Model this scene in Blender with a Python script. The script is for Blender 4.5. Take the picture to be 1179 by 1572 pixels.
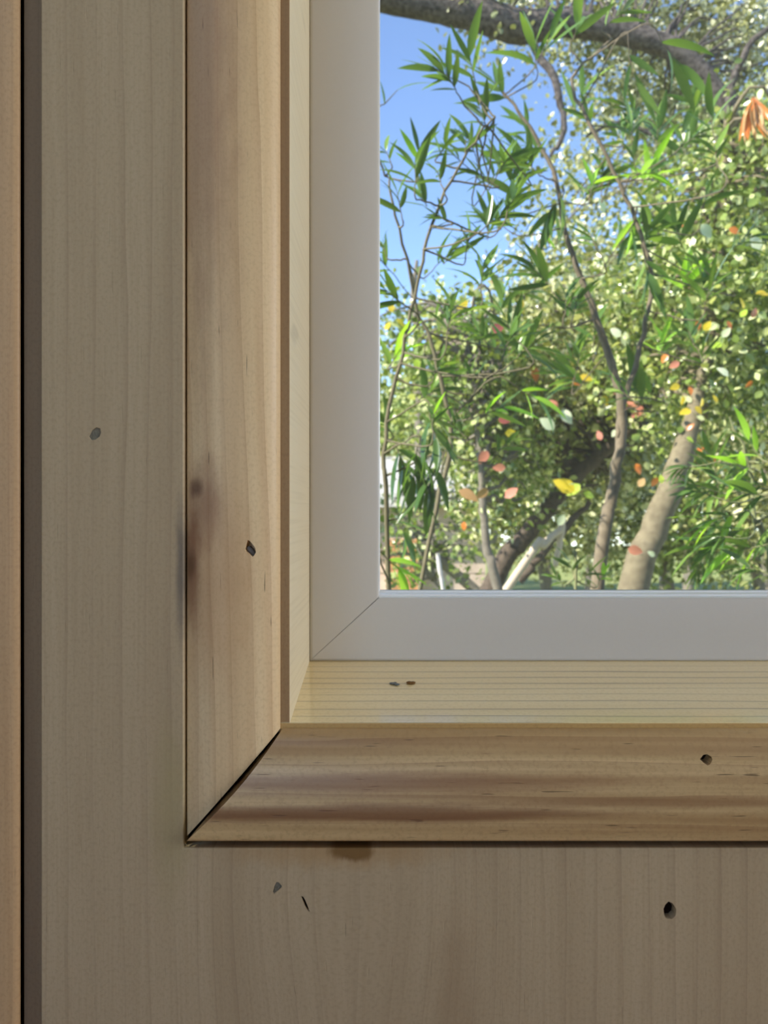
import bpy, bmesh, math, random
import numpy as np
from mathutils import Vector, Matrix

for o in list(bpy.data.objects):
    bpy.data.objects.remove(o)
scene = bpy.context.scene
COL = scene.collection
random.seed(7)
rng = np.random.default_rng(11)

# ------------------------------------------------------------------ camera
F = 1200.0                 # focal length in pixels of the 1179x1572 frame
CX, CY = 589.5, 786.0      # point of the frame straight ahead of the lens
D = 0.48                   # camera to wall
cam_data = bpy.data.cameras.new('camera')
cam = bpy.data.objects.new('camera', cam_data)
COL.objects.link(cam)
cam.location = (0, -D, 0)
cam.rotation_euler = (math.pi / 2, 0, 0)
cam_data.sensor_fit = 'VERTICAL'
cam_data.sensor_height = 36.0
cam_data.lens = F / 1572.0 * 36.0
cam_data.clip_start = 0.01
scene.camera = cam
cam_data.dof.use_dof = True            # focused on the wall, the garden a little soft
cam_data.dof.focus_distance = 0.50
cam_data.dof.aperture_fstop = 13.0

# ------------------------------------------------------------------ sky, sun, added fill lights, exposure
world = bpy.data.worlds.new('sky'); scene.world = world
world.use_nodes = True
wn = world.node_tree.nodes; wl = world.node_tree.links
wn.clear()
sky = wn.new('ShaderNodeTexSky'); sky.sky_type = 'NISHITA'
sky.sun_disc = False
sky.sun_elevation = math.radians(50); sky.sun_rotation = math.radians(240)
sky.altitude = 1500; sky.air_density = 0.7; sky.dust_density = 0.0; sky.ozone_density = 2.0
bg = wn.new('ShaderNodeBackground'); bg.inputs['Strength'].default_value = 0.49
wo = wn.new('ShaderNodeOutputWorld')
wl.new(sky.outputs[0], bg.inputs[0]); wl.new(bg.outputs[0], wo.inputs[0])

def add_light(name, kind, loc, aim, energy, color, size=None, size_y=None):
    d = bpy.data.lights.new(name, kind); d.energy = energy; d.color = color
    o = bpy.data.objects.new(name, d); COL.objects.link(o); o.location = loc
    o.rotation_euler = (Vector(aim) - Vector(loc)).to_track_quat('-Z', 'Y').to_euler()
    if size:
        d.shape = 'RECTANGLE'; d.size = size; d.size_y = size_y
    return o
sun = add_light('sun', 'SUN', (-7.5, -3.2, 7), (0, 0, 0), 12.0, (1.0, 0.94, 0.84)); sun.data.angle = math.radians(0.6)
# area lights added to brighten the wall, in unseen openings of wall_right and wall_back
add_light('added_fill_right', 'AREA', (2.19, -0.56, 0.54), (0.0, -0.30, 0.0), 29, (0.95, 0.97, 1.0), 0.9, 0.7)
add_light('added_fill_back', 'AREA', (-0.75, -2.58, 0.40), (-0.2, 0, 0.6), 1.5, (0.80, 0.88, 1.0), 1.2, 0.8)

vs = scene.view_settings
vs.view_transform = 'Standard'; vs.look = 'None'; vs.gamma = 1.0; vs.exposure = 0.0
vs.use_curve_mapping = False

# ------------------------------------------------------------------ helpers
def P(px, py, y):
    s = (D + y) / F
    return Vector(((px - CX) * s, y, -(py - CY) * s))
def X_(px, y): return (px - CX) * (D + y) / F
def Z_(py, y): return -(py - CY) * (D + y) / F

def tag(o, label=None, cat=None, group=None, kind=None):
    if label: o['label'] = label
    if cat: o['category'] = cat
    if group: o['group'] = group
    if kind: o['kind'] = kind
    return o
def link(o, parent=None):
    COL.objects.link(o)
    if parent is not None:
        o.parent = parent
        o.matrix_parent_inverse = Matrix.Translation(-Vector(parent_world(parent)))
    return o
def parent_world(p):
    v = Vector(p.location)
    if p.parent is not None and not getattr(p, '_x', None):
        # a part built in world coordinates sits at the origin of the world
        return Vector((0, 0, 0))
    return v
def empty(name, loc):
    o = bpy.data.objects.new(name, None); COL.objects.link(o)
    o.empty_display_size = 0.05; o.location = loc
    return o
def mesh_obj(name, verts, faces, mat, parent=None, smooth=False, angle=40):
    me = bpy.data.meshes.new(name)
    me.from_pydata([tuple(v) for v in verts], [], faces)
    bm = bmesh.new(); bm.from_mesh(me)
    bmesh.ops.recalc_face_normals(bm, faces=bm.faces); bm.to_mesh(me); bm.free()
    me.materials.append(mat)
    if smooth:
        me.polygons.foreach_set('use_smooth', [True] * len(me.polygons))
        me.set_sharp_from_angle(angle=math.radians(angle))
    o = bpy.data.objects.new(name, me)
    return link(o, parent)
def bm_obj(name, bm, mat, parent=None, smooth=False, angle=40):
    me = bpy.data.meshes.new(name)
    bmesh.ops.recalc_face_normals(bm, faces=bm.faces)
    bm.to_mesh(me); bm.free(); me.materials.append(mat)
    if smooth:
        me.polygons.foreach_set('use_smooth', [True] * len(me.polygons))
        me.set_sharp_from_angle(angle=math.radians(angle))
    return link(bpy.data.objects.new(name, me), parent)
def bm_box(bm, x0, x1, y0, y1, z0, z1):
    v = [bm.verts.new(c) for c in ((x0,y0,z0),(x1,y0,z0),(x1,y1,z0),(x0,y1,z0),(x0,y0,z1),(x1,y0,z1),(x1,y1,z1),(x0,y1,z1))]
    for f in ((0,1,2,3),(4,5,6,7),(0,1,5,4),(1,2,6,5),(2,3,7,6),(3,0,4,7)):
        bm.faces.new([v[i] for i in f])
def box_obj(name, b, mat, parent=None, bevel=0.0):
    bm = bmesh.new(); bm_box(bm, *b)
    if bevel:
        bmesh.ops.bevel(bm, geom=bm.edges[:], offset=bevel, segments=2, affect='EDGES', profile=0.5)
    return bm_obj(name, bm, mat, parent, smooth=bool(bevel), angle=50)
def prism_xz(poly, y0, y1):
    """closed prism from an outline in the wall plane"""
    n = len(poly)
    v = [(x, y0, z) for x, z in poly] + [(x, y1, z) for x, z in poly]
    f = [tuple(range(n)), tuple(range(2 * n - 1, n - 1, -1))]
    f += [(i, (i + 1) % n, n + (i + 1) % n, n + i) for i in range(n)]
    return v, f
def cut(obj, cutters):
    for c in cutters:
        m = obj.modifiers.new('cut', 'BOOLEAN'); m.operation = 'DIFFERENCE'; m.object = c; m.solver = 'EXACT'
    bpy.context.view_layer.update()
    dg = bpy.context.evaluated_depsgraph_get()
    me = bpy.data.meshes.new_from_object(obj.evaluated_get(dg))
    obj.modifiers.clear()
    obj.data = me
    for c in cutters:
        bpy.data.objects.remove(c)
def px_cutter(poly_px, ysurf, y0, y1):
    poly = [(X_(a, ysurf), Z_(b, ysurf)) for a, b in poly_px]
    cx = sum(p[0] for p in poly) / len(poly); cz = sum(p[1] for p in poly) / len(poly)
    n = len(poly)
    v = [(x, y0, z) for x, z in poly] + [(cx + (x - cx) * .75, y1, cz + (z - cz) * .75) for x, z in poly]
    f = [tuple(range(n)), tuple(range(2 * n - 1, n - 1, -1))]
    f += [(i, (i + 1) % n, n + (i + 1) % n, n + i) for i in range(n)]
    me = bpy.data.meshes.new('cutter'); me.from_pydata(v, [], f)
    bm = bmesh.new(); bm.from_mesh(me); bmesh.ops.recalc_face_normals(bm, faces=bm.faces); bm.to_mesh(me); bm.free()
    o = bpy.data.objects.new('cutter', me); COL.objects.link(o)
    return o

# ------------------------------------------------------------------ material helpers
class NT:
    def __init__(self, name):
        self.mat = bpy.data.materials.new(name); self.mat.use_nodes = True
        self.t = self.mat.node_tree; self.n = self.t.nodes; self.l = self.t.links
        self.n.clear()
        self.out = self.n.new('ShaderNodeOutputMaterial')
    def node(self, t, **kw):
        nd = self.n.new(t)
        for k, v in kw.items(): setattr(nd, k, v)
        return nd
    def put(self, sock, v):
        if hasattr(v, 'is_output'): self.l.new(v, sock)
        elif isinstance(v, (tuple, list)) and len(v) == 3 and sock.type == 'RGBA': sock.default_value = (*v, 1)
        else: sock.default_value = v
    def m(self, op, a, b=None, c=None, clamp=False):
        nd = self.node('ShaderNodeMath', operation=op, use_clamp=clamp)
        self.put(nd.inputs[0], a)
        if b is not None: self.put(nd.inputs[1], b)
        if c is not None: self.put(nd.inputs[2], c)
        return nd.outputs[0]
    def xyz(self):
        tc = self.node('ShaderNodeTexCoord'); s = self.node('ShaderNodeSeparateXYZ')
        self.l.new(tc.outputs['Object'], s.inputs[0]); return s.outputs
    def vec(self, x, y, z):
        c = self.node('ShaderNodeCombineXYZ')
        for i, v in enumerate((x, y, z)): self.put(c.inputs[i], v)
        return c.outputs[0]
    def noise(self, v, scale=1, detail=2, rough=.5, dist=0):
        nd = self.node('ShaderNodeTexNoise'); self.l.new(v, nd.inputs['Vector'])
        nd.inputs['Scale'].default_value = scale; nd.inputs['Detail'].default_value = detail
        nd.inputs['Roughness'].default_value = rough; nd.inputs['Distortion'].default_value = dist
        return nd.outputs[0]
    def ramp(self, v, a, b, lo=0., hi=1.):
        nd = self.node('ShaderNodeMapRange', interpolation_type='SMOOTHSTEP')
        self.put(nd.inputs[0], v); nd.inputs[1].default_value = a; nd.inputs[2].default_value = b
        nd.inputs[3].default_value = lo; nd.inputs[4].default_value = hi
        return nd.outputs[0]
    def mix(self, f, a, b, mode='MIX'):
        nd = self.node('ShaderNodeMix', data_type='RGBA', blend_type=mode)
        self.put(nd.inputs[0], f); self.put(nd.inputs[6], a); self.put(nd.inputs[7], b)
        return nd.outputs[2]
    def bump(self, h, strength, dist):
        nd = self.node('ShaderNodeBump'); self.l.new(h, nd.inputs['Height'])
        nd.inputs['Strength'].default_value = strength; nd.inputs['Distance'].default_value = dist
        return nd.outputs[0]
    def principled(self, col, rough=.5, normal=None, spec=.5, coat=0, metal=0, coat_rough=.1, coat_ior=1.5):
        p = self.node('ShaderNodeBsdfPrincipled')
        self.put(p.inputs['Base Color'], col); self.put(p.inputs['Roughness'], rough)
        p.inputs['Specular IOR Level'].default_value = spec; p.inputs['Metallic'].default_value = metal
        p.inputs['Coat Weight'].default_value = coat; p.inputs['Coat Roughness'].default_value = coat_rough; p.inputs['Coat IOR'].default_value = coat_ior
        if normal is not None: self.l.new(normal, p.inputs['Normal'])
        self.l.new(p.outputs[0], self.out.inputs[0])
        return self.mat

def srgb(r, g, b):
    f = lambda c: (c / 255 / 12.92) if c / 255 <= .04045 else ((c / 255 + .055) / 1.055) ** 2.4
    return (f(r), f(g), f(b))

def blotch(t, x, z, cx, cz, rx, rz, soft=1.0, nz=None, amt=.5):
    """soft mask around a knot or stain that has its own shape"""
    a = t.m('DIVIDE', t.m('SUBTRACT', x, cx), rx); b = t.m('DIVIDE', t.m('SUBTRACT', z, cz), rz)
    d = t.m('SQRT', t.m('ADD', t.m('MULTIPLY', a, a), t.m('MULTIPLY', b, b)))
    if nz is not None: d = t.m('ADD', d, t.m('MULTIPLY', t.m('SUBTRACT', nz, .5), amt))
    return t.ramp(d, 1.0 - soft * .5, 1.0 + soft * .5, 1., 0.)

def pine(name, axis, light, dark, ring=None, wave=.012, ring_freq=70., ring_amt=.3, ring_pow=6., wide=45., wide_amt=.6, pores=.5,
         rough=.45, spec=.4, coat=0., coat_rough=.15, blots=(), knot=None, bump=.25, seed=0., fine=.25, lean=0., fine_freq=600., coat_ior=1.5, ridge=0.):
    """pine with the grain along an axis ('x' or 'z'); u runs across the grain"""
    t = NT(name)
    x, y, z = t.xyz()[0:3]
    g, u = (z, x) if axis == 'z' else (x, z)
    if axis == 'sill': g, u = x, y
    if lean: u = t.m('ADD', u, t.m('MULTIPLY', g, lean))
    if knot is not None:      # rings flow round the knot
        kx, kz, sx, sz, amp = knot
        a = t.m('SUBTRACT', x, kx); b = t.m('SUBTRACT', z, kz)
        e = t.m('ADD', t.m('POWER', t.m('ABSOLUTE', t.m('DIVIDE', a, sx)), 2.), t.m('POWER', t.m('ABSOLUTE', t.m('DIVIDE', b, sz)), 2.))
        u = t.m('SUBTRACT', u, t.m('MULTIPLY', t.m('MULTIPLY', a, amp), t.m('EXPONENT', t.m('MULTIPLY', e, -1.))))
    w1 = t.noise(t.vec(t.m('ADD', t.m('MULTIPLY', u, 14.), seed), t.m('MULTIPLY', g, 2.2), seed), 1, 2)
    uw = t.m('ADD', u, t.m('MULTIPLY', t.m('SUBTRACT', w1, .5), wave))
    wd = t.noise(t.vec(t.m('MULTIPLY', uw, wide), t.m('MULTIPLY', g, 1.3), seed + 3.1), 1, 3, .55)
    fn = t.noise(t.vec(t.m('MULTIPLY', u, fine_freq), t.m('MULTIPLY', g, 9.), seed + 7.), 1, 4, .65)
    sp = t.noise(t.vec(t.m('MULTIPLY', u, 500.), t.m('MULTIPLY', g, 400.), seed), 1, 2)
    c = t.mix(t.m('MULTIPLY', t.ramp(wd, .32, .72), wide_amt), light, dark)
    c = t.mix(t.m('MULTIPLY', t.ramp(fn, .35, .75), fine), c, dark)
    c = t.mix(t.m('MULTIPLY', t.ramp(sp, .42, .75), .28), c, tuple(v * .8 for v in dark))
    # late-wood line of each ring: sharp on one side, soft on the other
    fr = t.m('FRACT', t.m('ADD', t.m('MULTIPLY', uw, ring_freq), t.m('MULTIPLY', t.m('SUBTRACT', wd, .5), 1.4)))
    ln = t.m('POWER', fr, ring_pow)
    gate = t.ramp(t.noise(t.vec(t.m('MULTIPLY', uw, 30.), t.m('MULTIPLY', g, 2.), seed + 11.), 1, 2), .30, .65, .25, 1.)
    ln = t.m('MULTIPLY', ln, gate)
    c = t.mix(t.m('MULTIPLY', ln, ring_amt), c, ring or tuple(v * .55 for v in dark))
    # resin pores: short dark dashes along the grain
    pn = t.noise(t.vec(t.m('MULTIPLY', u, 620.), t.m('MULTIPLY', g, 38.), seed + 19.), 1, 1)
    pm = t.ramp(pn, .715, .78)
    c = t.mix(t.m('MULTIPLY', pm, pores), c, tuple(v * .22 for v in dark))
    nz = t.noise(t.vec(t.m('MULTIPLY', x, 14. if axis == 'x' else 120.), 0., t.m('MULTIPLY', z, 160. if axis == 'x' else 40.)), 1, 4, .6)
    for (bx, bz, rx, rz, colr, amt, soft) in blots:
        c = t.mix(t.m('MULTIPLY', blotch(t, x, z, bx, bz, rx, rz, soft, nz, 1.3), amt), c, colr)
    h = t.m('SUBTRACT', t.m('ADD', t.m('MULTIPLY', fn, .3), t.m('MULTIPLY', sp, .25)), t.m('ADD', t.m('MULTIPLY', ln, .9), t.m('MULTIPLY', pm, .8)))
    mat = t.principled(c, rough, t.bump(h, bump, .0006), spec, coat, coat_rough=coat_rough, coat_ior=coat_ior)
    if ridge:      # brush strokes of the varnish run along the grain and spread reflections across it
        rn = t.noise(t.vec(t.m('MULTIPLY', u, 1300.), t.m('MULTIPLY', g, 5.), seed + 41.), 1, 1)
        pb = [k for k in t.n if k.type == 'BSDF_PRINCIPLED'][0]
        t.l.new(t.bump(rn, 1.0, ridge), pb.inputs['Coat Normal'])
    return mat

def simple(name, col, rough=.5, spec=.5, noise=None, bump=0., coat=0.):
    t = NT(name)
    x, y, z = t.xyz()[0:3]; v = t.vec(x, y, z)
    n = t.noise(v, noise[0] if noise else 20, 4, .6)
    c = t.mix(t.m('MULTIPLY', t.ramp(n, .3, .7), noise[1] if noise else .1), col, noise[2] if noise else tuple(k * .7 for k in col))
    return t.principled(c, rough, t.bump(n, bump, .002) if bump else None, spec, coat)

def leaf_mat(name, cols, trans=.35, rough=.24, spec=.5):
    """leaf tints picked at random per leaf; light comes through the blade"""
    t = NT(name)
    gi = t.node('ShaderNodeNewGeometry'); oi = t.node('ShaderNodeObjectInfo')
    r = t.m('FRACT', t.m('ADD', gi.outputs['Random Per Island'], oi.outputs['Random']))
    cr = t.node('ShaderNodeValToRGB'); t.l.new(r, cr.inputs[0])
    e = cr.color_ramp.elements
    while len(e) < len(cols): e.new(.5)
    for i, cc in enumerate(cols):
        e[i].position = i / (len(cols) - 1); e[i].color = (*cc, 1)
    col = cr.outputs[0]
    p = t.node('ShaderNodeBsdfPrincipled'); t.l.new(col, p.inputs['Base Color'])
    p.inputs['Roughness'].default_value = rough; p.inputs['Specular IOR Level'].default_value = spec
    tr = t.node('ShaderNodeBsdfTranslucent')
    tc = t.mix(1., col, (1.25, 1.25, .55), 'MULTIPLY'); t.l.new(tc, tr.inputs[0])
    mx = t.node('ShaderNodeMixShader'); mx.inputs[0].default_value = trans
    t.l.new(p.outputs[0], mx.inputs[1]); t.l.new(tr.outputs[0], mx.inputs[2])
    t.l.new(mx.outputs[0], t.out.inputs[0])
    return t.mat

# ------------------------------------------------------------------ materials
kx, kz = X_(540, 0), Z_(1306, 0)
PANEL = pine('whitened_pine_panel', 'z', srgb(192, 174, 142), srgb(172, 152, 120), ring=srgb(142, 122, 98), ring_freq=62, ring_amt=.45, wave=.013,
             ring_pow=7, wide=24, wide_amt=.55, pores=.12, rough=.6, spec=.25, knot=(kx, kz - .02, .06, .10, .55), bump=.35, seed=2., fine=.4, fine_freq=380.,
             blots=[(kx, kz - .0005, .014, .0055, srgb(28, 9, 7), 1.0, .7),
                    (X_(520, 0), kz, .055, .009, srgb(176, 138, 84), .5, 1.4),
                    (X_(278, 0), Z_(880, 0), .003, .035, srgb(86, 82, 82), .65, 1.5),
                    (X_(262, 0), Z_(1240, 0), .010, .045, srgb(168, 156, 110), .5, 1.6),
                    (X_(700, 0), Z_(1540, 0), .012, .045, srgb(150, 124, 92), .35, 1.6)])
PLANK = pine('honey_pine_plank', 'z', srgb(206, 174, 132), srgb(180, 144, 102), ring_freq=70, ring_amt=.3, wide=60, pores=.2, rough=.5, seed=9.)
TONGUE = pine('shaded_pine_tongue', 'z', srgb(150, 130, 104), srgb(132, 112, 88), ring_freq=80, ring_amt=.2, pores=.1, rough=.7, seed=5.)  # panel pine toned down, shade of the groove put into the colour
CASE_V = pine('varnished_pine_casing_upright', 'z', srgb(236, 214, 172), srgb(210, 178, 132), ring=srgb(150, 100, 66), ring_freq=85, ring_amt=.30,
              ring_pow=4, wide=48, wide_amt=.7, pores=.7, rough=.5, spec=.35, coat=.1, coat_rough=.35, seed=14., lean=.02, fine=.22,
              blots=[(X_(296, 0), Z_(90, 0), .024, .15, srgb(150, 112, 90), .5, 1.3),
                     (X_(312, 0), Z_(775, 0), .011, .022, srgb(120, 74, 58), .55, 1.6),
                     (X_(300, 0), Z_(750, 0), .004, .005, srgb(66, 34, 28), .7, 1.4),
                     (X_(294, 0), Z_(872, 0), .005, .030, srgb(96, 44, 34), .75, 1.6),
                     (X_(292, 0), Z_(868, 0), .0028, .008, srgb(36, 16, 16), .85, 1.3),
                     (X_(320, 0), Z_(900, 0), .024, .05, srgb(176, 128, 84), .4, 1.6)])
CASE_H = pine('varnished_pine_casing_level', 'x', srgb(222, 196, 146), srgb(168, 136, 92), ring=srgb(120, 72, 42), ring_freq=58, ring_amt=.35,
              ring_pow=3, wide=62, wide_amt=.95, pores=.7, rough=.4, spec=.5, coat=.3, coat_rough=.3, coat_ior=1.5, seed=31.4, fine=.2,
              blots=[(X_(620, 0), Z_(1200, 0), .12, .0055, srgb(130, 84, 50), .6, 1.2),
                     (X_(560, 0), Z_(1243, 0), .13, .0050, srgb(112, 66, 44), .7, 1.1),
                     (X_(1000, 0), Z_(1228, 0), .10, .0030, srgb(126, 84, 50), .5, 1.2)])
SILL = pine('varnished_pine_sill', 'sill', srgb(240, 220, 168), srgb(222, 194, 134), ring=srgb(96, 74, 44), ring_freq=85, ring_amt=1.0,
            ring_pow=12, wide=30, wide_amt=.5, pores=.25, rough=.3, spec=.5, coat=1.0, coat_rough=.12, coat_ior=1.8, seed=4.2, bump=.25, fine=.15)
JAMB = pine('pale_pine_jamb', 'z', srgb(228, 216, 186), srgb(212, 194, 156), ring_freq=60, ring_amt=.2, wide=40, wide_amt=.5, pores=.2, rough=.45, seed=22., fine=.15)
JAMB_EDGE = pine('shaded_pine_edge', 'z', srgb(170, 140, 100), srgb(144, 112, 76), ring_freq=120, ring_amt=.2, pores=.2, rough=.65, seed=27.)  # jamb pine coloured darker, shade on its room-facing edge put in
SILL_EDGE = pine('tan_pine_sill_edge', 'x', srgb(204, 168, 106), srgb(176, 138, 82), ring_freq=90, ring_amt=.2, pores=.2, rough=.55, seed=29.)
VINYL = simple('off_white_vinyl', srgb(204, 200, 193), .5, .35, (260, .10, srgb(196, 190, 182)), .04)
BEAD = simple('white_glazing_bead', srgb(240, 244, 248), .25, .5, (60, .05, srgb(226, 232, 238)))  # bluish white puts the sky caught by the bead into its colour
GASKET = simple('dark_gasket', srgb(70, 78, 80), .5)
ROUGH_FRAME = simple('rough_framing', srgb(60, 50, 40), .9, .1)  # darkened framing, puts the shade of the gaps into its colour
PLASTER = simple('room_plaster', srgb(184, 172, 150), .8, .2, (3, .2, srgb(168, 156, 134)))
FLOORM = simple('room_floor', srgb(176, 128, 72), .55, .3, (8, .4, srgb(150, 104, 56)))
PUTTY = simple('grey_putty', srgb(132, 128, 112), .7, .2, (900, .5, srgb(88, 86, 78)), .3)
STEEL = simple('tarnished_nail_steel', srgb(84, 76, 72), .4, .5)
PIT_DARK = simple('dark_pit_fill', srgb(34, 24, 18), .9, .05, (600, .5, srgb(16, 10, 8)))  # near-black fill, stands for the shade inside the open holes
CHIPM = simple('torn_wood_fibre', srgb(214, 190, 140), .7, .2, (500, .5, srgb(120, 90, 60)))
CRUMB1 = simple('grey_crumb', srgb(110, 118, 120), .5, .4, (900, .7, srgb(40, 42, 44)))
CRUMB2 = simple('brown_crumb', srgb(130, 92, 40), .6, .3, (900, .6, srgb(70, 44, 20)))

t = NT('window_glass')
tr = t.node('ShaderNodeBsdfTransparent'); tr.inputs[0].default_value = (.985, .99, .985, 1)
gl = t.node('ShaderNodeBsdfGlossy'); gl.inputs[0].default_value = (1, 1, 1, 1); gl.inputs['Roughness'].default_value = .02
fr = t.node('ShaderNodeFresnel'); fr.inputs[0].default_value = 1.45
mx = t.node('ShaderNodeMixShader'); t.l.new(fr.outputs[0], mx.inputs[0]); t.l.new(tr.outputs[0], mx.inputs[1]); t.l.new(gl.outputs[0], mx.inputs[2])
tl = t.node('ShaderNodeBsdfTranslucent'); tl.inputs[0].default_value = (.9, .92, .9, 1)      # faint white veil, haze put into the glass to lift its darks
m2 = t.node('ShaderNodeMixShader'); m2.inputs[0].default_value = .018
t.l.new(mx.outputs[0], m2.inputs[1]); t.l.new(tl.outputs[0], m2.inputs[2])
t.l.new(m2.outputs[0], t.out.inputs[0]); GLASS = t.mat

# ------------------------------------------------------------------ window geometry numbers
yJ = .014                                  # front edge of the jamb and sill boards
yF = .128                                  # front of the vinyl frame
jx0, sz0 = X_(445, yJ), Z_(1110, yJ)       # inner faces of jamb and sill
szb = Z_(1015, yF); tilt = (szb - sz0) / (yF - yJ)   # the sill falls towards the room
jxb = X_(475, yF); splay = (jxb - jx0) / (yF - yJ)      # the jambs close in slightly towards the frame
jx1, sz1 = .86, .70                        # the far jamb and the head, out of frame
cxo, cxi = X_(286.8, .004), X_(430, .012)  # casing outer / inner edge, left
czo, czi = Z_(1291, -.003), Z_(1120, .010)  # casing outer / inner edge, bottom
cut_x, cut_z = X_(282, 0), Z_(1302, 0)     # saw cut of the panel
RX, TZ = jx1 + (jx0 - cut_x), sz1 + .065   # saw cut on the far sides
floor_z, ceil_z = -1.45, .98
room_x0, room_x1, room_y0 = -1.6, 2.2, -2.6

# ------------------------------------------------------------------ the room
wf = bmesh.new()                            # wall core around the opening
ox0, ox1, oz0, oz1 = jx0 - .02, jx1 + .02, sz0 - .02, sz1 + .02
for b in ((room_x0 - .15, ox0, .03, .16, floor_z - .3, ceil_z + .2), (ox1, room_x1 + .15, .03, .16, floor_z - .3, ceil_z + .2),
          (ox0, ox1, .03, .16, floor_z - .3, oz0), (ox0, ox1, .03, .16, oz1, ceil_z + .2)):
    bm_box(wf, *b)
wall_front = tag(bm_obj('wall_front', wf, ROUGH_FRAME), 'pale pine panelled wall cut around the window', 'wall', kind='structure')

# panel with the saw-cut opening and the shallow lip where it meets the next plank
pe = X_(63, 0)                              # visible edge of the panel
def ring_panel(name, outer, inner, y0, y1, mat, parent):
    (a0, a1, b0, b1), (c0, c1, d0, d1) = outer, inner
    v = []
    for yy in (y0, y1):
        v += [(a0, yy, b0), (a1, yy, b0), (a1, yy, b1), (a0, yy, b1), (c0, yy, d0), (c1, yy, d0), (c1, yy, d1), (c0, yy, d1)]
    f = []
    for s in (0, 8):
        f += [(s+0, s+1, s+5, s+4), (s+1, s+2, s+6, s+5), (s+2, s+3, s+7, s+6), (s+3, s+0, s+4, s+7)]
    for q in ((0, 1), (1, 2), (2, 3), (3, 0), (4, 5), (5, 6), (6, 7), (7, 4)):
        f.append((q[0], q[1], q[1] + 8, q[0] + 8))
    return mesh_obj(name, v, f, mat, parent)
panel = ring_panel('panel', (pe, 1.30, floor_z, ceil_z), (cut_x, RX, cut_z, TZ), 0, .012, PANEL, wall_front)
bm = bmesh.new(); bm.from_mesh(panel.data)
es = [e for e in bm.edges if all(abs(v.co.y) < 1e-6 for v in e.verts) and (all(abs(v.co.x - pe) < 1e-5 for v in e.verts) or
      all(abs(v.co.x - cut_x) < 1e-5 for v in e.verts) or (all(abs(v.co.z - cut_z) < 1e-5 for v in e.verts)))]
bmesh.ops.bevel(bm, geom=es, offset=.0007, segments=2, affect='EDGES', profile=.5)
bm.to_mesh(panel.data); bm.free()
tag(panel, 'wide pale pine panel with vertical grain and a knot under the casing')

def dia(cx, cy, pts): return [(cx + a, cy + b) for a, b in pts]
nail_hole_px = dia(1028, 1398, [(-2, -15), (5, -12), (11, -2), (10, 8), (4, 14), (-6, 14), (-9, 6), (-10, -3), (-7, -10)])
dent_px = dia(146, 665, [(-12, 6), (-6, -6), (2, -11), (9, -9), (11, -2), (8, 6), (0, 12), (-7, 13)])
flake_px = dia(426, 1362, [(-2, -9), (2, -9), (8, -2), (7, 1), (-6, 12), (-9, 10), (-6, -1)])
slit_px = dia(469, 1388, [(-8, -14), (-4, -13), (0, -6), (4, 4), (8, 14), (4, 12), (-1, 4), (-5, -6)])
cut(panel, [px_cutter(nail_hole_px, 0, -.004, .011), px_cutter(dent_px, 0, -.002, .0012), px_cutter(flake_px, 0, -.002, .0020),
            px_cutter(slit_px, 0, -.002, .0018)])
def plug(name, poly_px, ysurf, y0, y1, mat, parent, scale=.8, label=None):
    """what fills a hole: putty, a sunk nail head or painted-in shade, with a slightly domed face"""
    poly = [(X_(a, ysurf), Z_(b, ysurf)) for a, b in poly_px]
    cx = sum(p[0] for p in poly) / len(poly); cz = sum(p[1] for p in poly) / len(poly); n = len(poly)
    v = [(cx + (x - cx) * scale, y1, cz + (z - cz) * scale) for x, z in poly]
    v += [(cx + (x - cx) * scale, y0 + .0003, cz + (z - cz) * scale) for x, z in poly]
    v += [(cx + (x - cx) * scale * .55, y0, cz + (z - cz) * scale * .55) for x, z in poly]
    f = [(i, (i + 1) % n, n + (i + 1) % n, n + i) for i in range(n)]
    f += [(n + i, n + (i + 1) % n, 2 * n + (i + 1) % n, 2 * n + i) for i in range(n)]
    f += [tuple(range(2 * n, 3 * n)), tuple(range(n - 1, -1, -1))]
    o = mesh_obj(name, v, f, mat, parent, smooth=True, angle=50)
    if label: tag(o, label)
    return o
plug('putty', dent_px, 0, .0003, .0016, PUTTY, panel, .95, 'grey putty filling a nail hole')
plug('putty', flake_px, 0, .0006, .0022, PUTTY, panel, .86, 'grey putty in a chipped nail hole')
plug('putty', slit_px, 0, .0012, .0020, PIT_DARK, panel, .80, 'dark gouge')
plug('nail_or_shade_plug', nail_hole_px, 0, .0050, .0112, PIT_DARK, panel, .74, 'dark plug standing for the shade in the nail hole')

# lip (tongue) of the panel, one step back
ty = .0062
tongue = box_obj('tongue', (X_(36.5, ty), pe + .001, ty, .012, floor_z, ceil_z), TONGUE, panel, .0004)
# next plank: rounded edge that overhangs its own groove
pr = X_(30.5, .002)
pts = [(pr - .26, .0), (pr - .008, .0), (pr - .004, .0002), (pr - .0018, .0008), (pr - .0005, .0018), (pr, .003), (pr - .0005, .004), (pr - .006, .0045), (pr - .007, .012), (pr - .26, .012)]
n = len(pts)
v = [(x, y, floor_z) for x, y in pts] + [(x, y, ceil_z) for x, y in pts]
f = [(i, (i + 1) % n, n + (i + 1) % n, n + i) for i in range(n)] + [tuple(range(n)), tuple(range(2 * n - 1, n - 1, -1))]
plank = mesh_obj('plank', v, f, PLANK, wall_front, smooth=True, angle=60)
tag(plank, 'honey pine plank with a rounded edge')
# further planks to both sides, out of the picture
for k in range(4):
    q = [(x - .272 * (k + 1), y) for x, y in pts]
    q = [(max(x, room_x0), y) for x, y in q]
    v2 = [(x, y, floor_z) for x, y in q] + [(x, y, ceil_z) for x, y in q]
    mesh_obj('plank', v2, f, PLANK, wall_front, smooth=True, angle=60)
for k in range(3):
    box_obj('plank', (1.304 + k * .3, min(1.60 + k * .3, room_x1), 0, .012, floor_z, ceil_z), PLANK, wall_front, .001)

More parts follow.
